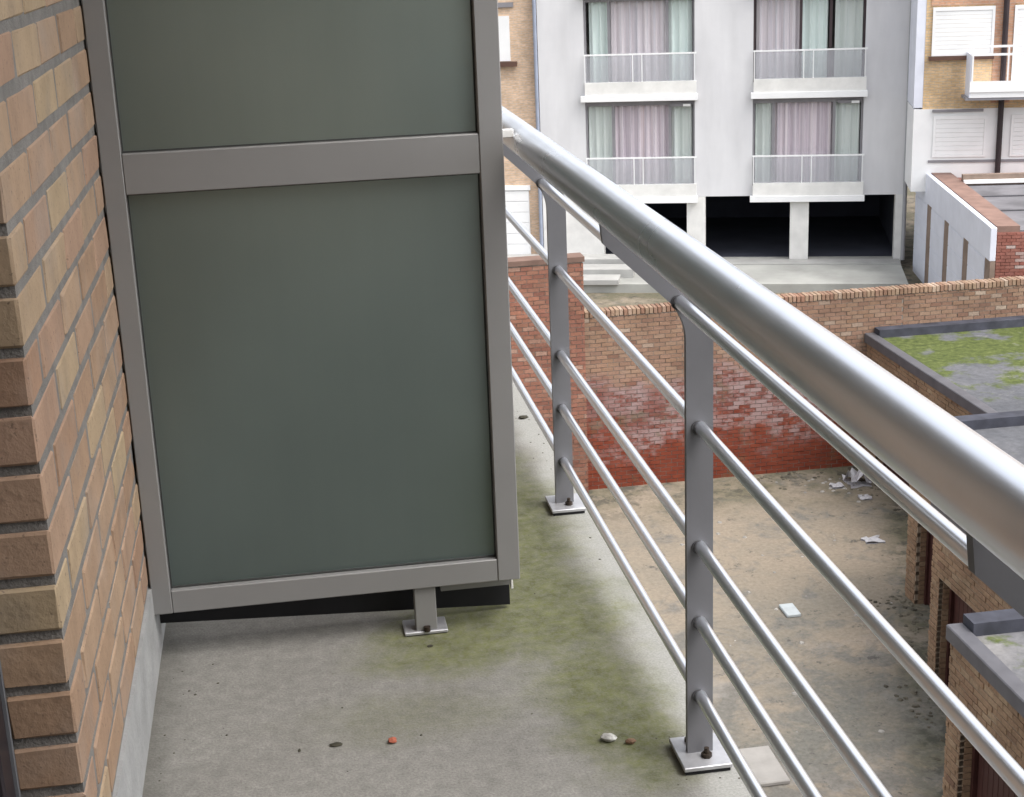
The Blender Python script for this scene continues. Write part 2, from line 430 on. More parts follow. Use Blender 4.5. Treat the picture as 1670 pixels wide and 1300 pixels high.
def pane_mat():
    a = M('window_glass'); t = a.t
    tr = a.n('ShaderNodeBsdfTransparent'); tr.inputs[0].default_value = (0.95, 0.955, 0.955, 1)
    gl = a.n('ShaderNodeBsdfGlossy'); gl.inputs['Roughness'].default_value = 0.03
    fr = a.n('ShaderNodeLayerWeight')
    mx = a.n('ShaderNodeMixShader'); a.l(a.math('ADD', a.math('MULTIPLY', a.math('POWER', fr.outputs['Facing'], 4.0), 0.6), 0.03), mx.inputs[0]); a.l(tr.outputs[0], mx.inputs[1]); a.l(gl.outputs[0], mx.inputs[2])
    a.l(mx.outputs[0], t.nodes['Material Output'].inputs['Surface'])
    return a.m
M_PANE = pane_mat()
def balus_mat():
    a = M('milky_balustrade_glass'); t = a.t
    tr = a.n('ShaderNodeBsdfTransparent'); tr.inputs[0].default_value = (0.95, 0.96, 0.96, 1)
    df = a.n('ShaderNodeBsdfDiffuse'); df.inputs[0].default_value = (0.66, 0.66, 0.70, 1)
    mx = a.n('ShaderNodeMixShader'); n = a.noise(1.2, 3)
    a.l(a.ramp(n, [(0.3, 0.21), (0.7, 0.29)]), mx.inputs[0]); a.l(tr.outputs[0], mx.inputs[1]); a.l(df.outputs[0], mx.inputs[2])
    a.l(mx.outputs[0], t.nodes['Material Output'].inputs['Surface'])
    return a.m
M_BALUS = balus_mat()
def curtain_mat(name, stops, seed):
    a = M(name); v = a.mapv(a.coord(), loc=(seed, 0, 0), scale=(1, 0.0, 0.0))
    n = a.noise(4.2, 3, 0.7, vec=v)
    a.color(a.ramp(n, stops), 1).rough(0.9).spec(0.1)
    return a.m
PURPLE = [(0.30, (0.56, 0.53, 0.60)), (0.42, (0.70, 0.66, 0.71)), (0.5, (0.84, 0.77, 0.80)), (0.58, (0.64, 0.58, 0.62)), (0.68, (0.76, 0.74, 0.80))]
PINK = [(0.30, (0.52, 0.47, 0.54)), (0.42, (0.84, 0.75, 0.79)), (0.5, (0.62, 0.54, 0.60)), (0.56, (0.88, 0.79, 0.83)), (0.66, (0.74, 0.60, 0.62))]
GREEN = [(0.32, (0.74, 0.82, 0.79)), (0.5, (0.82, 0.91, 0.88)), (0.66, (0.85, 0.94, 0.92))]
OLIVE = [(0.32, (0.62, 0.67, 0.64)), (0.5, (0.74, 0.78, 0.75)), (0.66, (0.79, 0.82, 0.81))]
M_CUR = {k: curtain_mat(k+'_curtain', v, i*3.7) for i, (k, v) in enumerate((('purple', PURPLE), ('pink', PINK), ('green', GREEN), ('olive', OLIVE)))}

def ground_mat():
    a = M('stained_courtyard_concrete'); p = a.pos(); s = a.sep(p)
    big = a.noise(0.33, 6, 0.62, vec=p); mid = a.noise(1.7, 6, 0.68, vec=p, dist=0.6); fine = a.noise(14, 4, 0.7, vec=p)
    c = a.ramp(big, [(0.32, (0.25, 0.22, 0.175)), (0.5, (0.305, 0.255, 0.195)), (0.68, (0.34, 0.28, 0.215))])
    c = a.mix(1.0, c, a.ramp(fine, [(0.3, 0.82), (0.7, 1.15)]), 'MULTIPLY')
    # grey worn patches, more of them towards the house
    nearf = a.smooth(s[1], 21.5, 16.0)
    st = a.math('ADD', mid, a.math('MULTIPLY', nearf, 0.13))
    c = a.mix(a.ramp(st, [(0.53, 0.0), (0.66, 0.8)]), c, a.ramp(fine, [(0.3, (0.135, 0.128, 0.115)), (0.7, (0.205, 0.198, 0.182))]))
    pl = a.noise(1.1, 5, 0.65, vec=a.mapv(p, loc=(7, 3, 0)))
    c = a.mix(a.math('MULTIPLY', a.ramp(pl, [(0.56, 0.0), (0.66, 0.6)]), nearf), c, (0.34, 0.315, 0.285))
    wet = a.math('MULTIPLY', a.smooth(s[1], 22.0, 17.0), a.ramp(a.noise(0.55, 6, 0.72, vec=a.mapv(p, loc=(5, 1, 0))), [(0.40, 0.0), (0.60, 0.7)]))
    c = a.mix(wet, c, a.ramp(fine, [(0.3, (0.125, 0.122, 0.105)), (0.7, (0.20, 0.195, 0.172))]))
    # dark damp specks
    sp = a.noise(4.2, 5, 0.75, vec=p)
    c = a.mix(a.ramp(sp, [(0.60, 0.0), (0.68, 0.75)]), c, (0.085, 0.082, 0.075))
    # moss towards the wall foot and beside the garages
    mo = a.noise(0.9, 5, 0.7, vec=a.mapv(p, loc=(2, 9, 0)))
    edge = a.math('MAXIMUM', a.smooth(s[1], 23.6, 25.6), a.smooth(a.math('SUBTRACT', s[0], a.math('MULTIPLY', s[1], 0.36)), 1.5, 2.1))
    c = a.mix(a.math('MULTIPLY', a.math('MULTIPLY', edge, a.ramp(mo, [(0.38, 0.0), (0.58, 1.0)])), 0.75), c, (0.11, 0.108, 0.065))
    rub = a.math('MULTIPLY', edge, a.ramp(a.noise(2.6, 5, 0.75, vec=p), [(0.5, 0.0), (0.6, 0.7)]))
    c = a.mix(rub, c, (0.065, 0.065, 0.055))
    a.color(c).rough(0.92).spec(0.2).bump(a.math('ADD', mid, fine), 0.3, 0.02)
    return a.m
M_GROUND = ground_mat()
def roof_mat(seed, dens):
    a = M('mossy_felt_roof'); p = a.mapv(a.pos(), loc=(seed, seed*1.7, 0))
    big = a.noise(0.55, 5, 0.6, vec=p); fine = a.noise(9, 4, 0.7, vec=p)
    c = a.ramp(big, [(0.3, (0.10, 0.104, 0.115)), (0.55, (0.15, 0.15, 0.16)), (0.72, (0.24, 0.23, 0.225))])
    c = a.mix(1.0, c, a.ramp(fine, [(0.3, 0.8), (0.7, 1.2)]), 'MULTIPLY')
    mo = a.noise(0.75, 6, 0.66, vec=a.mapv(p, loc=(4, 1, 0)))
    mc = a.ramp(fine, [(0.3, (0.05, 0.068, 0.016)), (0.55, (0.105, 0.13, 0.032)), (0.75, (0.18, 0.20, 0.065))])
    pv = a.sep(a.pos())
    bias = a.math('MULTIPLY', a.smooth(pv[1], 23.0, 25.6), dens)
    c = a.mix(a.ramp(a.math('ADD', mo, bias), [(0.53, 0.0), (0.60, 0.95)]), c, mc)
    sp = a.noise(2.3, 4, 0.7, vec=p)
    c = a.mix(a.ramp(sp, [(0.62, 0.0), (0.72, 0.6)]), c, (0.30, 0.29, 0.27))
    a.color(c).rough(0.9).spec(0.2).bump(fine, 0.4, 0.02)
    return a.m
M_ROOF0 = roof_mat(0.0, 0.16)
M_ROOF1 = roof_mat(13.0, 0.0)

# ------------------------------------------------------------------ setting: ground, balcony slabs
b = MB(); b.add([(-60, -40, -8.3), (110, -40, -8.3), (110, 120, -8.3), (-60, 120, -8.3)], [(0, 1, 2, 3)])
b.build('courtyard_ground', M_GROUND, tf=far, kind='structure')

b = MB(); b.box(-0.3, 1.235, -0.275, 9.0, -0.22, 0.0)
b.build('balcony_floor', M_FLOOR, tf=near, kind='structure')
b = MB(); b.box(-0.3, 1.2, -0.27, 9.0, 3.2, 3.42)
b.build('balcony_ceiling', M_CEIL, tf=near, kind='structure')

# ------------------------------------------------------------------ near brick wall
wall = thing('brick_wall', 'pale orange and yellow brick house wall with grey plinth at the left edge of the balcony', 'wall', (0, 0, 0))
PITCH, H0, JOINT, LEN = 0.0885, 0.44, 0.017, 0.268
HEAD = 0.021
b = MB(); b.box(-0.30, -0.0022, 2.187, 9.6, -0.1, 3.6); b.build('mortar', M_MORTAR, wall, tf=wallt)
def brick_mesh(L, var):
    """a brick at the wall scale: x depth, y length, z height, slightly worn"""
    rr = random.Random(var*31+int(L*1000)); mb = MB()
    d, h = 0.098, PITCH-JOINT
    mb.cbox(-d, 0, 0, L, 0, h, 0.0035)
    mb.v = [(x+rr.uniform(-.0012, .0012), y+rr.uniform(-.002, .002), z+rr.uniform(-.0016, .0016)) for x, y, z in mb.v]
    me = bpy.data.meshes.new('brick')
    k = WS*S
    me.from_pydata([(x*k, y*k, z*k) for x, y, z in mb.v], [], mb.f)
    import bmesh
    bm = bmesh.new(); bm.from_mesh(me); bmesh.ops.recalc_face_normals(bm, faces=bm.faces); bm.to_mesh(me); bm.free()
    me.materials.append(M_BRICK)
    return me
BR = {}
def brick_for(L):
    key = round(L/.004)*.004; var = random.randrange(4)
    if (key, var) not in BR: BR[key, var] = brick_mesh(key, var)
    return BR[key, var]
rest = MB()
for k in range(-2, 31):
    z0 = H0 + k*PITCH + JOINT/2
    y = 2.18
    first = True
    while y < 6.6:
        L = LEN - HEAD + random.uniform(-.006, .006)
        if first and (k+15) % 2 == 0: L = 0.145 - HEAD
        first = False
        jit = random.uniform(-.004, .004)
        xo = random.uniform(-.0008, .0016)
        if z0 < 1.72 and y < 3.48:
            o = bpy.data.objects.new('brick', brick_for(L))
            COL.objects.link(o); o.parent = wall
            o.location = wallt((xo, y, z0)) ; o.rotation_euler = (random.uniform(-.004, .004), 0, random.uniform(-.004, .004))
        else:
            rest.box(-0.09, xo, y, y+L, z0, z0+PITCH-JOINT)
        y += L + HEAD
rest.build('upper_bricks', M_BRICK, wall, tf=wallt, kind='stuff')
b = MB(); b.box(-0.30, 0.006, 2.176, 9.6, 0.0, H0-2*PITCH-0.004)
b.build('plinth', M_PLINTH, wall, tf=wallt)
b = MB(); b.box(-0.34, -0.12, -3.0, 0.85, -0.1, 3.9); b.box(-0.34, -0.302, 0.85, 9.6, 3.6, 3.9)
b.box(-2.2, -0.35, -4, 12, -11, 8)
b.build('wall_body', M_MORTAR, wall, tf=wallt)

part_end = thing('shade_wall', 'dark brown wall added unseen behind the camera to shade the balcony', 'wall', near((0.45, -0.44, 0)))  # unseen wall, added behind the camera to keep light off reveal and floor
b = MB(); b.box(-0.29, 2.9, -0.60, -0.28, -1.0, 3.6); b.build('wall_body', plain('dark_brown_shade_wall', (0.07, 0.05, 0.04), 0.8, 0.2, 3), part_end, tf=near)
door = thing('balcony_door', 'dark framed balcony door edge at the lower left corner', 'door', wallt((-0.15, 1.5, 0.1)))
b = MB(); b.cbox(-0.165, -0.100, 2.10, 2.168, 0.0, 2.9, 0.004); b.box(-0.165, -0.11, 0.86, 0.93, 0.0, 2.9); b.box(-0.165, -0.11, 0.93, 2.10, 0.0, 0.09); b.box(-0.165, -0.11, 0.93, 2.10, 2.82, 2.9)
b.build('door_frame', plain('dark_aubergine_frame', (0.030, 0.024, 0.028), 0.4, 0.1, 5), door, tf=wallt)
b = MB(); b.box(-0.108, -0.096, 2.168, 2.1795, 0.0, 2.9)
b.build('sealant_strip', plain('grey_sealant', (0.16, 0.165, 0.18), 0.6, 0.1, 9), door, tf=wallt)
b = MB(); b.box(-0.145, -0.135, 0.93, 2.10, 0.09, 2.82)
b.build('pane', M_PANE, door, tf=wallt)

# ------------------------------------------------------------------ privacy screen
YS = 3.50
scr = thing('privacy_screen', 'tall frosted glass privacy screen in a grey frame standing across the balcony', 'screen', near((0.44, YS, 0.0)))
def part(name, mat, parent, fn, tf=near):
    mb = MB(); fn(mb); return mb.build(name, mat, parent, tf=tf)
XL, XLI, XRI, XR = -0.0115, 0.035, 0.841, 0.897
part('stile', M_SCREEN, scr, lambda q: q.cbox(XL, XLI, YS, YS+.055, 0.131, 2.3, .002))
part('stile', M_SCREEN, scr, lambda q: q.cbox(XRI, XR, YS, YS+.055, 0.131, 2.3, .002))
part('mid_rail', M_SCREEN, scr, lambda q: q.cbox(XLI+.0006, XRI-.0006, YS+.0015, YS+.052, 1.160, 1.252, .002))
part('bottom_rail', M_SCREEN, scr, lambda q: q.cbox(XLI+.0006, XRI-.0006, YS+.0015, YS+.052, 0.131, 0.190, .002))
part('top_rail', M_SCREEN, scr, lambda q: q.cbox(XLI+.0006, XRI-.0006, YS+.0015, YS+.052, 2.23, 2.3, .002))
for z0, z1 in ((0.190, 1.160), (1.252, 2.23)):
    p = part('pane', M_FROST, scr, lambda q: q.box(XLI+.002, XRI-.002, YS+.026, YS+.036, z0+.002, z1-.002))
    def gasket(q):
        w = .0038
        q.grid((XLI+.001, XLI+w, XRI-w, XRI-.001), (z0+.001, z0+w, z1-w, z1-.001), lambda i, j: (i, j) != (1, 1), YS+.018, YS+.0255)
    part('gasket', M_GASKET, p, gasket)
foot = part('foot', M_SCREEN, scr, lambda q: q.cbox(0.628, 0.682, YS+.012, YS+.050, 0.010, 0.1305, .002))
part('foot_plate', M_PLATE, foot, lambda q: q.cbox(0.598, 0.708, YS+.005, YS+.085, 0.002, 0.011, .002))
for bx, by in ((.655, .0065),): part('bolt', M_BOLT, foot, lambda q: q.cyl((bx, YS+by, .011), (bx, YS+by, .024), .0085, n=6))
part('base_strip', M_DARK, scr, lambda q: q.prism([(-0.011, 0.058), (0.884, 0.012), (0.884, 0.128), (-0.011, 0.128)], YS+.112, YS+.130))['label'] = 'black strip behind the gap under the screen'  # plain black strip behind the gap, lower edge rising to the left
part('base_channel', M_SCREEN, scr, lambda q: (q.box(0.70, 0.880, YS+.060, YS+.079, 0.092, 0.125)))
part('end_cap', M_OFFWHITE, scr, lambda q: q.cbox(0.8805, 0.8865, YS+.058, YS+.080, 0.080, 0.128, .001))
part('bracket', M_OFFWHITE, scr, lambda q: q.cbox(0.8975, 0.925, YS+.02, YS+.032, 1.236, 1.256, .002))

# ------------------------------------------------------------------ balcony railing
XP = 1.160
rail = thing('balcony_railing', 'brushed aluminium balcony railing with round handrail, five rods and flat leaning posts', 'railing', near((XP, 2.78, 0)))
Y0, Y1 = -0.27, 8.9
TUBE = (0.957, 1.222, 0.037)
mb = MB(); mb.cyl((TUBE[0], Y0, TUBE[1]), (TUBE[0], Y1, TUBE[1]), TUBE[2], n=64)
mb.build('handrail', M_TUBE, rail, tf=near)
RODS = [(1.120, 1.0015), (XP, 0.7442), (XP, 0.4886), (XP, 0.3215), (XP, 0.1527)]
for x, z in RODS:
    mb = MB(); mb.cyl((x, Y0, z), (x, Y1, z), 0.0128, n=32); mb.build('rod', M_ROD, rail, tf=near)
def post_profile():
    hw = 0.0275
    tot = R(46.3); rad = 0.14
    T = rad*math.tan(tot/2)
    zc = 0.983-T
    path = [(XP, 0.012), (XP, zc)]
    for i in range(1, 9):
        t = tot*i/8
        path.append((XP-rad+rad*math.cos(t), zc+rad*math.sin(t)))
    ex, ez = path[-1]
    dx, dz = -math.sin(tot), math.cos(tot)
    for ln in (0.17, 0.19): path.append((ex+dx*ln, ez+dz*ln))
    L, Rr = [], []
    for i, (x, z) in enumerate(path):
        a_ = path[max(0, i-1)]; c_ = path[min(len(path)-1, i+1)]
        tx, tz = c_[0]-a_[0], c_[1]-a_[1]; q = math.hypot(tx, tz); tx /= q; tz /= q
        L.append((x-tz*hw, z+tx*hw)); Rr.append((x+tz*hw, z-tx*hw))
    # the end is cut along the tube
    L[-1] = L[-2]; Rr[-1] = (Rr[-1][0]+dx*.05, Rr[-1][1]+dz*.05)
    L[-1] = (L[-1][0]+dx*.004, L[-1][1]+dz*.004)
    return L, Rr
PL, PR = post_profile()
for i in range(-1, 5):
    yp = 2.78 + 1.509*i if i >= 0 else 1.20
    mb = MB()
    n = len(PL)
    y0, y1 = yp-.007, yp+.007
    vs = [(x, y0, z) for x, z in PL] + [(x, y0, z) for x, z in PR] + [(x, y1, z) for x, z in PL] + [(x, y1, z) for x, z in PR]
    fs = []
    for k in range(n-1):
        fs += [(k, n+k, n+k+1, k+1), (2*n+k, 2*n+k+1, 3*n+k+1, 3*n+k), (k, k+1, 2*n+k+1, 2*n+k), (n+k, 3*n+k, 3*n+k+1, n+k+1)]
    fs += [(0, 2*n, 3*n, n), (n-1, 2*n-1, 4*n-1, 3*n-1)]
    mb.add(vs, fs)
    po = mb.build('post', M_POST, rail, tf=near)
    mb = MB(); mb.cbox(1.110, 1.214, yp-.066, yp+.064, 0.009, 0.019, .0015); mb.build('base_plate', M_PLATE, po, tf=near)
    mb = MB(); mb.box(1.114, 1.210, yp-.062, yp+.060, 0.0005, 0.009); mb.build('plate_gap_fill', M_DARK, po, tf=near)  # near-black box filling the gap under the plate
    for bx, by in ((1.168, -.028), (1.150, .040)):
        mb = MB(); mb.cyl((bx, yp+by, .019), (bx, yp+by, .028), .0115, n=6); mb.add([(bx+.0055*math.cos(t*math.pi/4), yp+by+.0055*math.sin(t*math.pi/4), z) for z in (.0281, .040) for t in range(8)], [(k, (k+1)%8, 8+(k+1)%8, 8+k) for k in range(8)]+[tuple(range(8, 16))])
        mb.build('bolt', M_BOLT, po, tf=near)
    for x, z in RODS:
        mb = MB(); mb.cyl((x-.0035, yp-.0095, z-.0005), (x-.0035, yp-.0068, z-.0005), .0142, n=20)
        mb.build('rod_disc', M_DISC, po, tf=near)  # dark disc set slightly left of the rod on the post face

# ------------------------------------------------------------------ crumbs on the balcony floor
def lump(name, pos, size, mat, label, cat, seed, flat=0.6, tf=near):
    rr = random.Random(seed); mb = MB()
    n, rings = 9, 5; vs = []
    for i in range(1, rings):
        ph = math.pi*i/rings
        for j in range(n):
            t = 2*math.pi*j/n; q = rr.uniform(.72, 1.18)
            vs.append((math.sin(ph)*math.cos(t)*size[0]*q, math.sin(ph)*math.sin(t)*size[1]*q, (1+math.cos(ph)*rr.uniform(.85, 1.1))*size[2]*flat))
    vs.append((0, 0, 2*size[2]*flat)); vs.append((0, 0, 0))
    fs = [(i*n+j, i*n+(j+1)%n, (i+1)*n+(j+1)%n, (i+1)*n+j) for i in range(rings-2) for j in range(n)]
    fs += [(len(vs)-2, (j+1)%n, j) for j in range(n)] + [(len(vs)-1, (rings-2)*n+j, (rings-2)*n+(j+1)%n) for j in range(n)]
    mb.add(vs, fs)
    o = mb.build(name, mat)
    o.scale = (S, S, S); o.location = tf(pos)
    return tag(o, label, cat)
M_LEAF = plain('dead_leaf', (0.05, 0.045, 0.03), 0.8, 0.3, 60)
lump('dead_leaf', (0.400, 3.006, 0.0), (.0145, .009, .0045), M_LEAF, 'small dark dead leaf lying on the grey balcony floor left of the red crumb', 'leaf', 3)
lump('red_crumb', (0.523, 2.99, 0.0), (.012, .010, .010), plain('red_crumb', (0.42, 0.12, 0.07), 0.7, 0.4, 90), 'small orange red brick crumb on the middle of the balcony floor', 'crumb', 5)
lump('pale_pebble', (0.986, 2.893, 0.0), (.0195, .014, .015), plain('pale_pebble', (0.50, 0.49, 0.46), 0.8, 0.5, 70), 'pale grey pebble on the floor between red crumb and railing post', 'pebble', 8)
lump('brown_crumb', (1.032, 2.872, 0.0), (.0125, .011, .009), plain('brown_crumb', (0.22, 0.13, 0.08), 0.8, 0.4, 90), 'small brown crumb beside the pale pebble near the railing foot', 'crumb', 9)
lump('twig_bit', (0.320, 3.0, 0.0), (.003, .008, .003), M_LEAF, 'tiny dark twig bit leftmost on the balcony floor', 'twig', 11)
lump('grit_grain', (0.655, 3.44, 0.0), (.008, .006, .004), M_LEAF, 'dark grain of grit just in front of the screen foot', 'grit', 12)
lump('soil_lump', (1.183, 5.2, 0.0), (.02, .016, .008), M_LEAF, 'dark lump of soil on the pale floor beyond the screen', 'soil', 13)

def scatter(name, mat, pts, smin, smax, seed, tf):
    rr = random.Random(seed); mb = MB()
    for x, y, z in pts:
        q = rr.uniform(smin, smax); a0 = rr.uniform(0, 6.28); n = 5
        ring = [(x+q*rr.uniform(.7, 1.2)*math.cos(a0+k*6.283/n), y+q*rr.uniform(.7, 1.2)*math.sin(a0+k*6.283/n), z) for k in range(n)]
        mid = [(x+(p[0]-x)*.7, y+(p[1]-y)*.7, z+q*rr.uniform(.2, .5)) for p in ring]
        mb.add(ring+mid, [(k, (k+1)%n, n+(k+1)%n, n+k) for k in range(n)]+[tuple(range(n, 2*n))])
    return mb.build(name, mat, tf=tf, kind='stuff')
rr = random.Random(4)
pts = [(rr.uniform(0.01, 0.05)+abs(rr.gauss(0, .02)), rr.uniform(2.3, 3.5), .0) for _ in range(26)]
pts += [(rr.uniform(0.1, 1.2), rr.uniform(2.6, 5.6), .0) for _ in range(26)] + [(1.17+rr.gauss(0, .03), 5.2+rr.gauss(0, .35), 0) for _ in range(14)]
pts += [(1.16+rr.uniform(-.08, .07), 2.78+rr.choice((-1, 1))*rr.uniform(.075, .1), 0) for _ in range(8)]
scatter('floor_grit', plain('dark_grit', (0.10, 0.09, 0.07), 0.9, 0.5, 40), pts, .0015, .0042, 3, near)
pts = []
for xf, y0, y1 in ((10.9, 20.6, 25.9), (9.34, 17.8, 20.3), (8.52, 14.2, 17.6), (7.1, 11.5, 14)):
    for _ in range(110): pts.append((xf-.04-abs(rr.gauss(0, .28)), rr.uniform(y0, y1), -8.3))
for _ in range(70): pts.append((rr.uniform(8.6, 10.9), 25.95-abs(rr.gauss(0, .35)), -8.3))
scatter('dead_leaves', plain('leaf_litter', (0.13, 0.115, 0.085), 0.9, 0.6, 3), pts, .012, .05, 5, far)
pts = [(10.3+rr.gauss(0, .45), 25.5-abs(rr.gauss(0, .45)), -8.3) for _ in range(34)] + [(rr.uniform(5.5, 10), rr.uniform(15, 24), -8.3) for _ in range(30)]
scatter('rubble', plain('pale_rubble', (0.36, 0.34, 0.31), 0.9, 0.4, 4), pts, .015, .05, 6, far)

# ------------------------------------------------------------------ brick laying for the yard walls
def lay(mb_or_cb, u0, u1, z0, z1, face, h=0.078, L=0.215, j=0.012, holes=(), odd=0):
    """face(u0,u1,z0,z1) adds one brick; holes = (u0,u1,z0,z1) left open"""
    k = 0; z = z0
    while z < z1-0.02:
        zt = min(z+h-j, z1)
        u = u0 - (0.5*L if (k+odd) % 2 else 0)
        while u < u1:
            a_, b_ = max(u, u0), min(u+L-j, u1)
            segs = [(a_, b_)]
            for hu0, hu1, hz0, hz1 in holes:
                if zt > hz0 and z < hz1:
                    ns = []
                    for p, q in segs:
                        if q <= hu0 or p >= hu1: ns.append((p, q))
                        else:
                            if p < hu0: ns.append((p, hu0))
                            if q > hu1: ns.append((hu1, q))
                    segs = ns
            for p, q in segs:
                if q-p > 0.03: face(p, q, z, zt)
            u += L
        z += h; k += 1
rng = random.Random(21)

# garden wall, main run
ZG = -8.3
gw = thing('garden_wall', 'long weathered brick garden wall, tan above and flaking red below, behind the courtyard', 'wall', far((9.5, 26.1, ZG)))
part('mortar', M_FARMORTAR, gw, lambda q: q.box(5.56, 24.0, 26.012, 26.25, ZG-.2, -5.02), tf=far)
mb = MB()
lay(mb, 5.56, 11.6, ZG, -5.03, lambda u0, u1, z0, z1: mb.box(u0, u1, 26.0+rng.uniform(-.006, .006), 26.05, z0, z1))
lay(mb, 11.6, 18.0, -6.0, -5.03, lambda u0, u1, z0, z1: mb.box(u0, u1, 26.0+rng.uniform(-.006, .006), 26.05, z0, z1))
mb.build('face_bricks', M_GARDEN, gw, tf=far, kind='stuff')
cm = MB(); cm.cbox(-.033, .033, 0, .27, 0, .115, .006)
proto = cm.build('coping_brick', M_COPING, gw)
i = 0; x = 5.62
while x < 18.0:
    o = proto if i == 0 else proto.copy()
    if i: COL.objects.link(o); o.parent = gw
    o.location = far((x, 25.985+rng.uniform(-.008, .008), -5.018+rng.uniform(-.006, .006)))-gw.location
    o.rotation_euler = (0, 0, rng.uniform(-.03, .03))
    i += 1; x += 0.079

lw = thing('side_wall', 'taller orange red brick wall left of the long garden wall, seen through the railing', 'wall', far((4.5, 25.9, ZG)))
part('mortar', M_FARMORTAR, lw, lambda q: q.box(0.5, 5.535, 25.862, 26.2, ZG-.6, -3.95), tf=far)
mb = MB()
lay(mb, 2.6, 5.545, ZG-.5, -3.95, lambda u0, u1, z0, z1: mb.box(u0, u1, 25.85+rng.uniform(-.006, .006), 25.9, z0, z1))
mb.build('face_bricks', M_REDWALL, lw, tf=far, kind='stuff')
part('coping', plain('brown_coping', (0.22, 0.14, 0.11), 0.85, 0.2, 3), lw, lambda q: q.box(0.5, 5.57, 25.83, 26.22, -3.949, -3.86), tf=far)

# ------------------------------------------------------------------ stepped garages
def garage(name, label, xf, y0, y1, xr, ztop, roofm, bays, zdoor, single, flood=0.0):
    """xf face towards the yard, y0 near end, y1 far end; bays = (ya, yb) door openings"""
    g = thing(name, label, 'garage', far((xf+1.5, (y0+y1)/2, ZG)), group='stepped brick garages along the courtyard')
    zb = ztop-0.16
    part('inner_core', M_PALEMORTAR, g, lambda q: q.box(xf+.35, xr, y0+.012, y1-.012, ZG-.3, zb-.02), tf=far)
    ys = [y0+.012] + [v for ba in bays for v in ba] + [y1-.012]
    xg = MB(); xg.grid(ys, (ZG-.3, zdoor, zb-.02), lambda i, j: j == 1 or i % 2 == 0, xf+.012, xf+.3499)
    xg.v = [(y, x, z) for x, y, z in xg.v]                               # laid along the row
    xg.build('front_core', M_PALEMORTAR, g, tf=far)
    holes = [(a_, c_, ZG-1, zdoor) for a_, c_ in bays]
    cnt = [0]
    rest_ = MB(); meshes = {}
    def one(p, q, z0, z1):
        pr = rng.uniform(-.006, .006)
        if single and cnt[0] < 290 and single(p, q, z0, z1):
            key = round(q-p, 2)
            if key not in meshes:
                t = MB(); t.cbox(0, .09, 0, q-p, 0, z1-z0, .004); ob = t.build('brick', M_GARBRICK1, g); meshes[key] = ob
            else:
                ob = meshes[key].copy(); COL.objects.link(ob); ob.parent = g
            ob.location = far((xf+pr, p, z0))-g.location
            cnt[0] += 1
        else: rest_.box(xf+pr, xf+.06, p, q, z0, z1)
    lay(None, y0, y1, ZG, zb-.02, one, holes=holes)
    # near-end return
    lay(None, xf+.061, xf+1.6, ZG, zb-.02, lambda p, q, z0, z1: rest_.box(p, q, y0+rng.uniform(-.004, .004), y0+.05, z0, z1), L=.22, odd=1)
    # reveal of the openings
    for a_, c_ in bays:
        lay(None, xf+.061, xf+.33, ZG, zdoor, lambda p, q, z0, z1: rest_.box(p, q, c_-.012+rng.uniform(-.003, .003), c_+.03, z0, z1), L=.28)
    rest_.build('face_bricks', M_GARBRICK, g, tf=far, kind='stuff')
    part('roof', roofm, g, lambda q: q.box(xf+.12, xr, y0+.02, y1-.24, zb-.0195, ztop-.05), tf=far)
    part('roof_edge', M_ZINC, g, lambda q: q.cbox(xf-.05, xf+.14, y0-.03, y1+.02, zb-.019, ztop, .012), tf=far)
    part('back_upstand', M_FELT, g, lambda q: q.box(xf+.141, xr, y1-.24, y1+.015, zb-.019, ztop+.10), tf=far)
    for a_, c_ in bays:
        d = part('door', M_DOORRED, g, lambda q: q.box(xf+.20, xf+.25, a_+.07, c_-.07, ZG, zdoor-.07), tf=far)
        for bx in ((a_+.001, a_+.069, ZG, zdoor-.071), (c_-.069, c_-.013, ZG, zdoor-.071), (a_+.001, c_-.013, zdoor-.070, zdoor-.001)):
            part('door_frame', M_DOORRED, d, lambda q: q.box(xf+.15, xf+.26, *bx), tf=far)
        yy = a_+.10; first_ = None
        while yy < c_-.17:
            if first_ is None:
                first_ = part('board', M_DOORRED, d, lambda q: q.cbox(xf+.185, xf+.1995, yy, yy+.108, ZG+.03, zdoor-.08, .004), tf=far); yb = yy
            else:
                ob = first_.copy(); COL.objects.link(ob); ob.parent = d; ob.location = (0, yy-yb, 0)
            yy += .115
    return g
garage('garage', 'farthest garage, mossy green flat roof against the garden wall', 10.9, 20.6, 25.97, 19, -5.70, M_ROOF0, [(21.2, 23.1), (23.5, 25.4)], -6.75, None)
garage('garage', 'second farthest garage, mostly hidden behind the railing with one narrow dark red door slit', 9.34, 17.72, 20.30, 19, -5.58, M_ROOF1, [(17.95, 19.95)], -6.75, lambda p, q, z0, z1: True)
garage('garage', 'third garage with a wide dark red door, between the handrail and the nearest roof', 8.52, 14.12, 17.62, 19, -5.62, M_ROOF1, [(14.5, 17.38)], -6.68, lambda p, q, z0, z1: z0 > -7.0 or p > 17.3)
garage('garage', 'nearest garage at the lower right with a grey trimmed roof corner', 7.10, 10.4, 14.0, 19, -5.60, M_ROOF1, [(10.7, 13.66)], -6.66, lambda p, q, z0, z1: True)

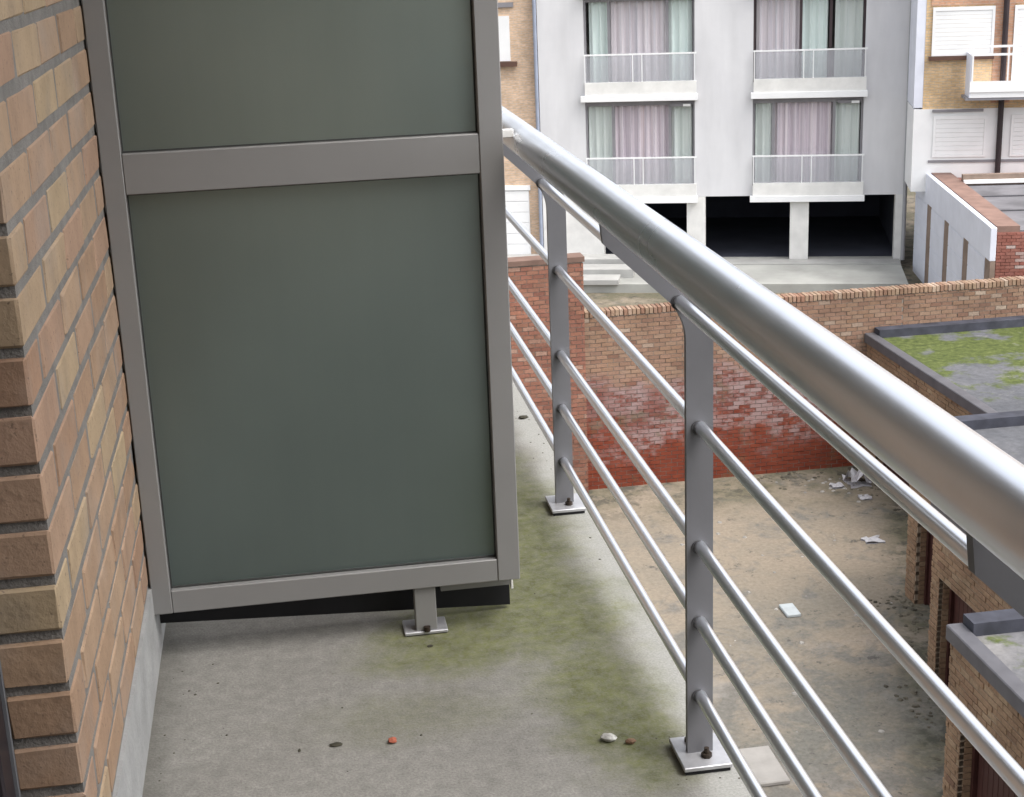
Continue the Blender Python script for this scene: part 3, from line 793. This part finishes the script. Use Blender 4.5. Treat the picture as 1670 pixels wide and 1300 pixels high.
# ------------------------------------------------------------------ litter in the yard
M_LITTER = plain('white_litter', (0.55, 0.54, 0.56), 0.6, 0.15, 20)
def litter(name, pos, sx, sy, h, label, cat, mat=M_LITTER, seed=1):
    rr = random.Random(seed); mb = MB(); n = 5
    vs = [((i/(n-1)-.5)*sx+rr.uniform(-.1, .1)*sx, (j/(n-1)-.5)*sy+rr.uniform(-.1, .1)*sy, .006+rr.uniform(0, h)) for j in range(n) for i in range(n)]
    mb.add(vs, [(j*n+i, j*n+i+1, (j+1)*n+i+1, (j+1)*n+i) for j in range(n-1) for i in range(n-1)])
    m0 = len(vs)
    mb.add([(x, y, 0.004) for x, y, z in vs], [((j+1)*n+i, (j+1)*n+i+1, j*n+i+1, j*n+i) for j in range(n-1) for i in range(n-1)])
    o = mb.build(name, mat, fix=False); o.location = far(pos); return tag(o, label, cat)
litter('plastic_bag', (10.45, 25.1, ZG), .40, .45, .30, 'crumpled white plastic bag lying at the foot of the garden wall', 'bag', seed=4)
litter('paper_scrap', (9.68, 22.43, ZG), .32, .28, .05, 'small white paper scrap on the courtyard in front of the garages', 'paper', seed=5)
litter('paper_scrap', (10.02, 25.0, ZG), .25, .22, .05, 'pale paper scrap left of the white bag by the wall', 'paper', seed=6)
litter('paper_scrap', (10.3, 24.35, ZG), .20, .22, .04, 'tiny pale scrap in front of the white plastic bag', 'paper', seed=9)
mb = MB(); mb.cbox(-.11, .11, -.2, .2, 0, .05, .01)
tag(mb.build('drain_cover', plain('pale_blue_cover', (0.50, 0.54, 0.55), 0.6, 0.1, 8)), 'small square pale blue grey cover in the middle of the tan courtyard', 'cover').location = far((7.45, 20.13, ZG))
mb = MB(); mb.cbox(-.28, .28, -.42, .42, 0, .06, .012)
tag(mb.build('paving_slab', plain('pale_slab', (0.36, 0.34, 0.315), 0.85, 0.12, 4)), 'pale loose paving slab on the ground beyond the near railing post foot', 'slab').location = far((5.6, 15.95, ZG))

# ------------------------------------------------------------------ far buildings (local frame: x along the facade, y into it, z = height)
ROT = R(-18.01)
ORG = far((9.49, 44.70, 0.0))
fac = thing('apartment_building', 'pale grey rendered apartment block with recessed curtained windows, white balcony slabs and dark garage openings', 'building', ORG, ROT)
GB = -8.05
SLABS = [-6.27, -3.26, -0.27, 2.75]
BAYS = [(0.0, 3.22), (4.90, 8.05)]
ZC = [-6.12]
for z in SLABS: ZC += [max(z, -6.119), z+.44]
ZC += [5.6]
def f_wall(q):
    # columns: pier, bay, pier, bay, pier; rows alternate spandrel / opening
    q.grid((-1.36, 0.0, 3.22, 4.90, 8.05, 9.25), ZC, lambda i, j: i % 2 == 0 or j in (0, 1, 3, 5, 7, 8) and j != 2, 0, 1.2)
part('wall', M_RENDER, fac, f_wall, tf=ident)
for u0, u1 in ((-1.36, 0.48), (2.98, 3.53), (6.02, 6.56), (9.04, 9.25)):
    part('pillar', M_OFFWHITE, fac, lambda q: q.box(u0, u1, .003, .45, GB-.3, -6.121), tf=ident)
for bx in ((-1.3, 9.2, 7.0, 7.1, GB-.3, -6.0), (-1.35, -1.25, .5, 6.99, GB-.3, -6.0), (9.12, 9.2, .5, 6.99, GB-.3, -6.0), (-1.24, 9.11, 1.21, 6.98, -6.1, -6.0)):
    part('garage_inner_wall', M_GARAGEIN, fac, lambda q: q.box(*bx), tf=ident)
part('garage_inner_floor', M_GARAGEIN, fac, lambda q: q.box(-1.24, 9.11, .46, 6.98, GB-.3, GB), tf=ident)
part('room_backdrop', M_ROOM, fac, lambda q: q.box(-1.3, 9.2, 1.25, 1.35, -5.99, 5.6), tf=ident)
part('body', M_RENDER, fac, lambda q: q.box(-1.36, 9.25, 7.2, 13, GB-.3, 6.0), tf=ident)
part('downpipe', M_PIPE, fac, lambda q: q.cyl((-1.43, .0, GB), (-1.43, .0, 6), .055, n=12), tf=ident)
part('downpipe', plain('grey_pipe', (0.42, 0.42, 0.44), 0.5, 0.1, 3), fac, lambda q: q.cyl((9.30, -.05, GB), (9.30, -.05, 6), .06, n=12), tf=ident)

CURT = {(0, 0): [(.08, .80, 'olive'), (.86, 2.48, 'pink'), (2.5, 3.14, 'olive')],
        (1, 0): [(4.98, 5.5, 'olive'), (5.5, 7.22, 'pink'), (7.24, 7.97, 'olive')],
        (0, 1): [(.14, .72, 'green'), (.74, 2.42, 'purple'), (2.44, 3.14, 'green')],
        (1, 1): [(4.98, 6.22, 'purple'), (6.27, 7.0, 'green'), (7.2, 7.97, 'olive')]}
MULL = {(0, 0): [.82, 2.49], (1, 0): [5.5, 7.23], (0, 1): [.73, 2.43], (1, 1): [6.24, 7.08]}
for bi, (a_, c_) in enumerate(BAYS):
    for fi in range(3):
        z0, z1 = SLABS[fi]+.44, SLABS[fi+1]
        key = (bi, fi)
        e = -0.11 if bi == 0 else -.06
        sb = part('balcony_slab', M_WHITE, fac, lambda q: q.cbox(a_+e, c_+.09, -.22, -.001, SLABS[fi]-.005, SLABS[fi]+.17, .006), tf=ident)
        part('upstand', M_OFFWHITE, sb, lambda q: q.box(a_+.02, c_+.05, -.17, -.001, SLABS[fi]+.171, SLABS[fi]+.55), tf=ident)
        us = (a_+.02, a_+1.42, a_+1.69, c_-.01)
        xc = [a_+.005]+[v for u in us for v in (u, u+.025)]+[c_+.06]
        br = part('balustrade', M_WHITE, fac, lambda q: q.grid(xc, (z0+.11, z0+.88, z0+.925), lambda i, j: j == 1 or i in (1, 3, 5, 7), -.16, -.13), tf=ident)
        for g0, g1 in ((a_+.047, a_+1.418), (a_+1.447, a_+1.688), (a_+1.717, c_-.012)):
            part('glass_panel', M_BALUS, br, lambda q: q.box(g0, g1, -.150, -.142, z0+.112, z0+.878), tf=ident)
        if fi == 2: continue
        ms = MULL[key]
        YW = .10
        def wf(q):
            xs = [a_+.001, a_+.06]+[v for u in ms for v in (u-.04, u+.04)]+[c_-.06, c_-.001]
            q.grid(xs, (z0+.001, z0+.09, z1-.16, z1-.001), lambda i, j: j != 1 or i % 2 == 0, YW, YW+.07)
        win = part('window', M_FRAME if key != (1, 1) else M_DKFRAME, fac, wf, tf=ident)
        for p0, p1 in zip([a_+.06]+[u+.04 for u in ms], [u-.04 for u in ms]+[c_-.06]):
            part('pane', M_PANE, win, lambda q: q.box(p0+.001, p1-.001, YW+.03, YW+.042, z0+.091, z1-.161), tf=ident)
        for p0, p1, cn in CURT[key]:
            mb = MB(); n = max(12, int((p1-p0)/.03)); vs = []; ph = random.uniform(0, 6)
            for i in range(n+1):
                u = p0+(p1-p0)*i/n; y = YW+.14+.045*math.sin(u*26+ph)+.02*math.sin(u*57+ph*2)
                vs += [(u, y, z0+.05), (u, y, z1-.02)]
            mb.add(vs, [(2*i, 2*i+2, 2*i+3, 2*i+1) for i in range(n)], True)
            mb.build('curtain', M_CUR[cn], win, fix=False)
        if bi == 1 or fi == 0:
            part('awning_box', M_FRAME, win, lambda q: q.box(c_-.72, c_-.1, .04, .099, z1-.2, z1-.12), tf=ident)
            part('light_bar', M_WHITE, win, lambda q: q.box(c_-.34, c_-.12, .005, .039, z1-.20, z1-.13), tf=ident)

# terrace and steps in front of the apartment block
mb = MB(); mb.box(-3.2, 9.2, -3.2, .45, GB-.6, GB)
o = mb.build('terrace', M_CONC, kind='structure'); o.location = ORG; o.rotation_euler = (0, 0, ROT)
mb = MB(); mb.box(-3.2, 9.2, -.7, -.05, GB+.004, GB+.03)
o = mb.build('threshold_strip', M_STEP, kind='structure'); o.location = ORG; o.rotation_euler = (0, 0, ROT)
st = thing('terrace_steps', 'low pale concrete steps in front of the apartment block at the left', 'steps', ORG, ROT)
for i in range(3):
    part('step', M_STEP, st, lambda q: q.box(-2.4+.0*i, 1.9-.35*i, -1.5-.9*i, -.75-.9*i, GB+.004, GB+.36-.11*i), tf=ident)

# left neighbour
lb = thing('brick_house', 'beige brick house at the left of the apartment block with white garage door', 'building', ORG, ROT)
part('wall', M_BEIGE, lb, lambda q: q.box(-12, -1.50, .25, 8, GB-.3, 6.0), tf=ident)
wd = part('window', M_WHITE, lb, lambda q: q.box(-3.4, -2.22, .20, .249, -2.05, -.75), tf=ident)
part('sill', M_SILL, wd, lambda q: q.box(-3.5, -2.02, .05, .2, -2.2, -2.06), tf=ident)
part('roller_box', M_FRAME, wd, lambda q: q.box(-3.4, -2.08, .17, .249, -.50, -.36), tf=ident)
gd = part('garage_door', M_WHITE, lb, lambda q: q.box(-4.2, -1.80, .20, .249, -7.9, -5.92), tf=ident)
for i in range(6): part('panel', M_WHITE, gd, lambda q: q.cbox(-4.19, -1.81, .17, .199, -7.89+.33*i, -7.89+.33*i+.315, .008), tf=ident)
part('lintel', M_WHITE, gd, lambda q: q.box(-4.3, -1.75, .14, .249, -5.9, -5.76), tf=ident)

# right neighbour, set forward of the block
WR = -2.0
rb = thing('yellow_brick_house', 'yellow brick house at the upper right with white shutters and white balcony', 'building', ORG, ROT)
part('wall', M_YELLOW, rb, lambda q: q.box(9.50, 22, WR, 6, -3.439, 6.0), tf=ident)
part('pilaster', M_LILAC, rb, lambda q: q.box(9.26, 9.499, WR+.01, -.12, -3.40, 6.0), tf=ident)
part('base_wall', M_WHITE, rb, lambda q: q.box(9.27, 22, WR-.02, 6, -5.7, -3.44), tf=ident)
part('lintel', M_FRAME, rb, lambda q: q.box(9.76, 11.1, WR-.10, WR-.021, -3.52, -3.45), tf=ident)
def shutter(u0, u1, z0, z1, nm='window'):
    w_ = part(nm, M_WHITE, rb, lambda q: q.grid((u0, u0+.07, u1-.07, u1), (z0, z0+.06, z1-.1, z1), lambda i, j: (i, j) != (1, 1), WR-.06, WR-.021), tf=ident)
    n = int((z1-z0-.16)/.11)
    for i in range(n):
        part('slat', M_WHITE, w_, lambda q: q.cbox(u0+.071, u1-.071, WR-.044, WR-.023, z0+.061+i*(z1-z0-.162)/n, z0+.061+(i+1)*(z1-z0-.162)/n-.004, .006), tf=ident)
    return w_
w1 = shutter(9.67, 11.28, -2.02, -.74)
part('sill', M_SILL, w1, lambda q: q.box(9.60, 11.3, WR-.12, WR-.001, -2.13, -2.03), tf=ident)
w2 = shutter(11.78, 13.4, -2.9, -.74)
shutter(9.80, 11.22, -4.75, -3.62)
shutter(11.85, 13.3, -4.75, -3.62)
part('brick_panel', M_ORANGE, rb, lambda q: q.box(11.285, 11.775, WR-.03, WR-.001, -3.3, -.3), tf=ident)
part('top_band', M_ORANGE, rb, lambda q: q.box(9.62, 14, WR-.028, WR-.001, -.70, -.3), tf=ident)
part('downpipe', M_BROWNPIPE, rb, lambda q: q.cyl((11.55, WR-.12, -5.6), (11.55, WR-.12, 6), .075, n=12), tf=ident)
part('window_band', M_FRAME, rb, lambda q: q.box(9.7, 13.5, WR-.055, WR-.0205, -4.90, -4.83), tf=ident)
bal = part('balcony', M_WHITE, rb, lambda q: q.box(10.62, 14, WR-1.0, WR-.065, -3.05, -2.90), tf=ident)
part('balcony_soffit', M_FRAME, bal, lambda q: q.box(10.5, 14, WR-.98, WR-.065, -3.12, -3.051), tf=ident)
part('side_panel', M_LILAC, bal, lambda q: q.box(10.585, 10.619, WR-1.0, WR-.065, -3.05, -1.92), tf=ident)
def brail(q):
    q.grid([10.585]+[v for i in range(4) for v in (10.62+i*.9, 10.66+i*.9)]+[14], (-2.90, -2.62, -1.96, -1.90, -1.75, -1.69), lambda i, j: j in (0, 2, 4) or i % 2 == 1, WR-1.04, WR-1.005)
part('balcony_rail', M_WHITE, bal, brail, tf=ident)

# garage row with white doors, running towards the viewer
sh = thing('garage_row', 'low garage row with white doors, brick pillars and grey flat roof beside the apartment block', 'garages', far((18.45, 41.3, GB)), math.atan2(-.228, .975))
# local frame: y along the row away from the viewer (0 = far end), x to the right
LN = 9.45; ZT = -5.2
part('core', M_REDSHED, sh, lambda q: q.box(.10, 4.6, -LN+.05, .0, -.4, ZT-GB-.12), tf=ident)
part('fascia', M_LILAC, sh, lambda q: q.cbox(-.04, .099, -LN, 0.0, ZT-GB-.78, ZT-GB-.0, .01), tf=ident)
nb = 4; wbay = LN/nb
for i in range(nb):
    y0 = -LN+i*wbay
    part('pillar', M_SHEDPIL, sh, lambda q: q.box(-.016, .099, y0+.0, y0+.52, -.3, ZT-GB-.781), tf=ident)
    d = part('door', M_LILAC, sh, lambda q: q.box(-.006, .05, y0+.565, y0+wbay-.005, -.3, ZT-GB-.80), tf=ident)
    for k in range(4):
        part('panel', M_LILAC, d, lambda q: q.cbox(-.018, -.0065, y0+.58, y0+wbay-.02, -.1+k*.53, .41+k*.53, .005), tf=ident)
part('parapet', plain('brown_parapet', (0.30, 0.19, 0.155), 0.85, 0.2, 2.5), sh, lambda q: q.box(.10, .62, -LN+.05, -.02, ZT-GB-.119, ZT-GB+.02), tf=ident)
rf = part('roof', M_SHEDROOF, sh, lambda q: q.box(.621, 4.6, -LN+.06, -3.2, ZT-GB-.119, ZT-GB-.08), tf=ident)
for yy in (2.4, 4.4): part('seam', M_ZINC, rf, lambda q: q.box(.621, 4.6, -LN+yy, -LN+yy+.1, ZT-GB-.079, ZT-GB-.05), tf=ident)
bp = part('back_parapet', M_SHEDPIL, sh, lambda q: q.box(.621, 4.6, -3.2, -3.0, ZT-GB-.119, ZT-GB+.20), tf=ident)
part('coping', M_WHITE, bp, lambda q: q.box(.63, 4.6, -3.32, -3.201, ZT-GB-.02, ZT-GB+.07), tf=ident)
mb = MB()
lay(mb, .12, 4.6, -.3, ZT-GB-.14, lambda u0, u1, z0, z1: mb.box(u0, u1, -LN+.03+rng.uniform(-.006, .006), -LN+.08, z0, z1))
mb.build('end_bricks', M_REDSHED, sh, kind='stuff')
pr = part('pier', M_YELLOW, sh, lambda q: q.box(-.10, .35, -.8, -.35, ZT-GB+.03, ZT-GB+1.1), tf=ident)
part('pier_cap', M_FRAME, pr, lambda q: q.box(-.16, .41, -.86, -.29, ZT-GB+1.101, ZT-GB+1.22), tf=ident)
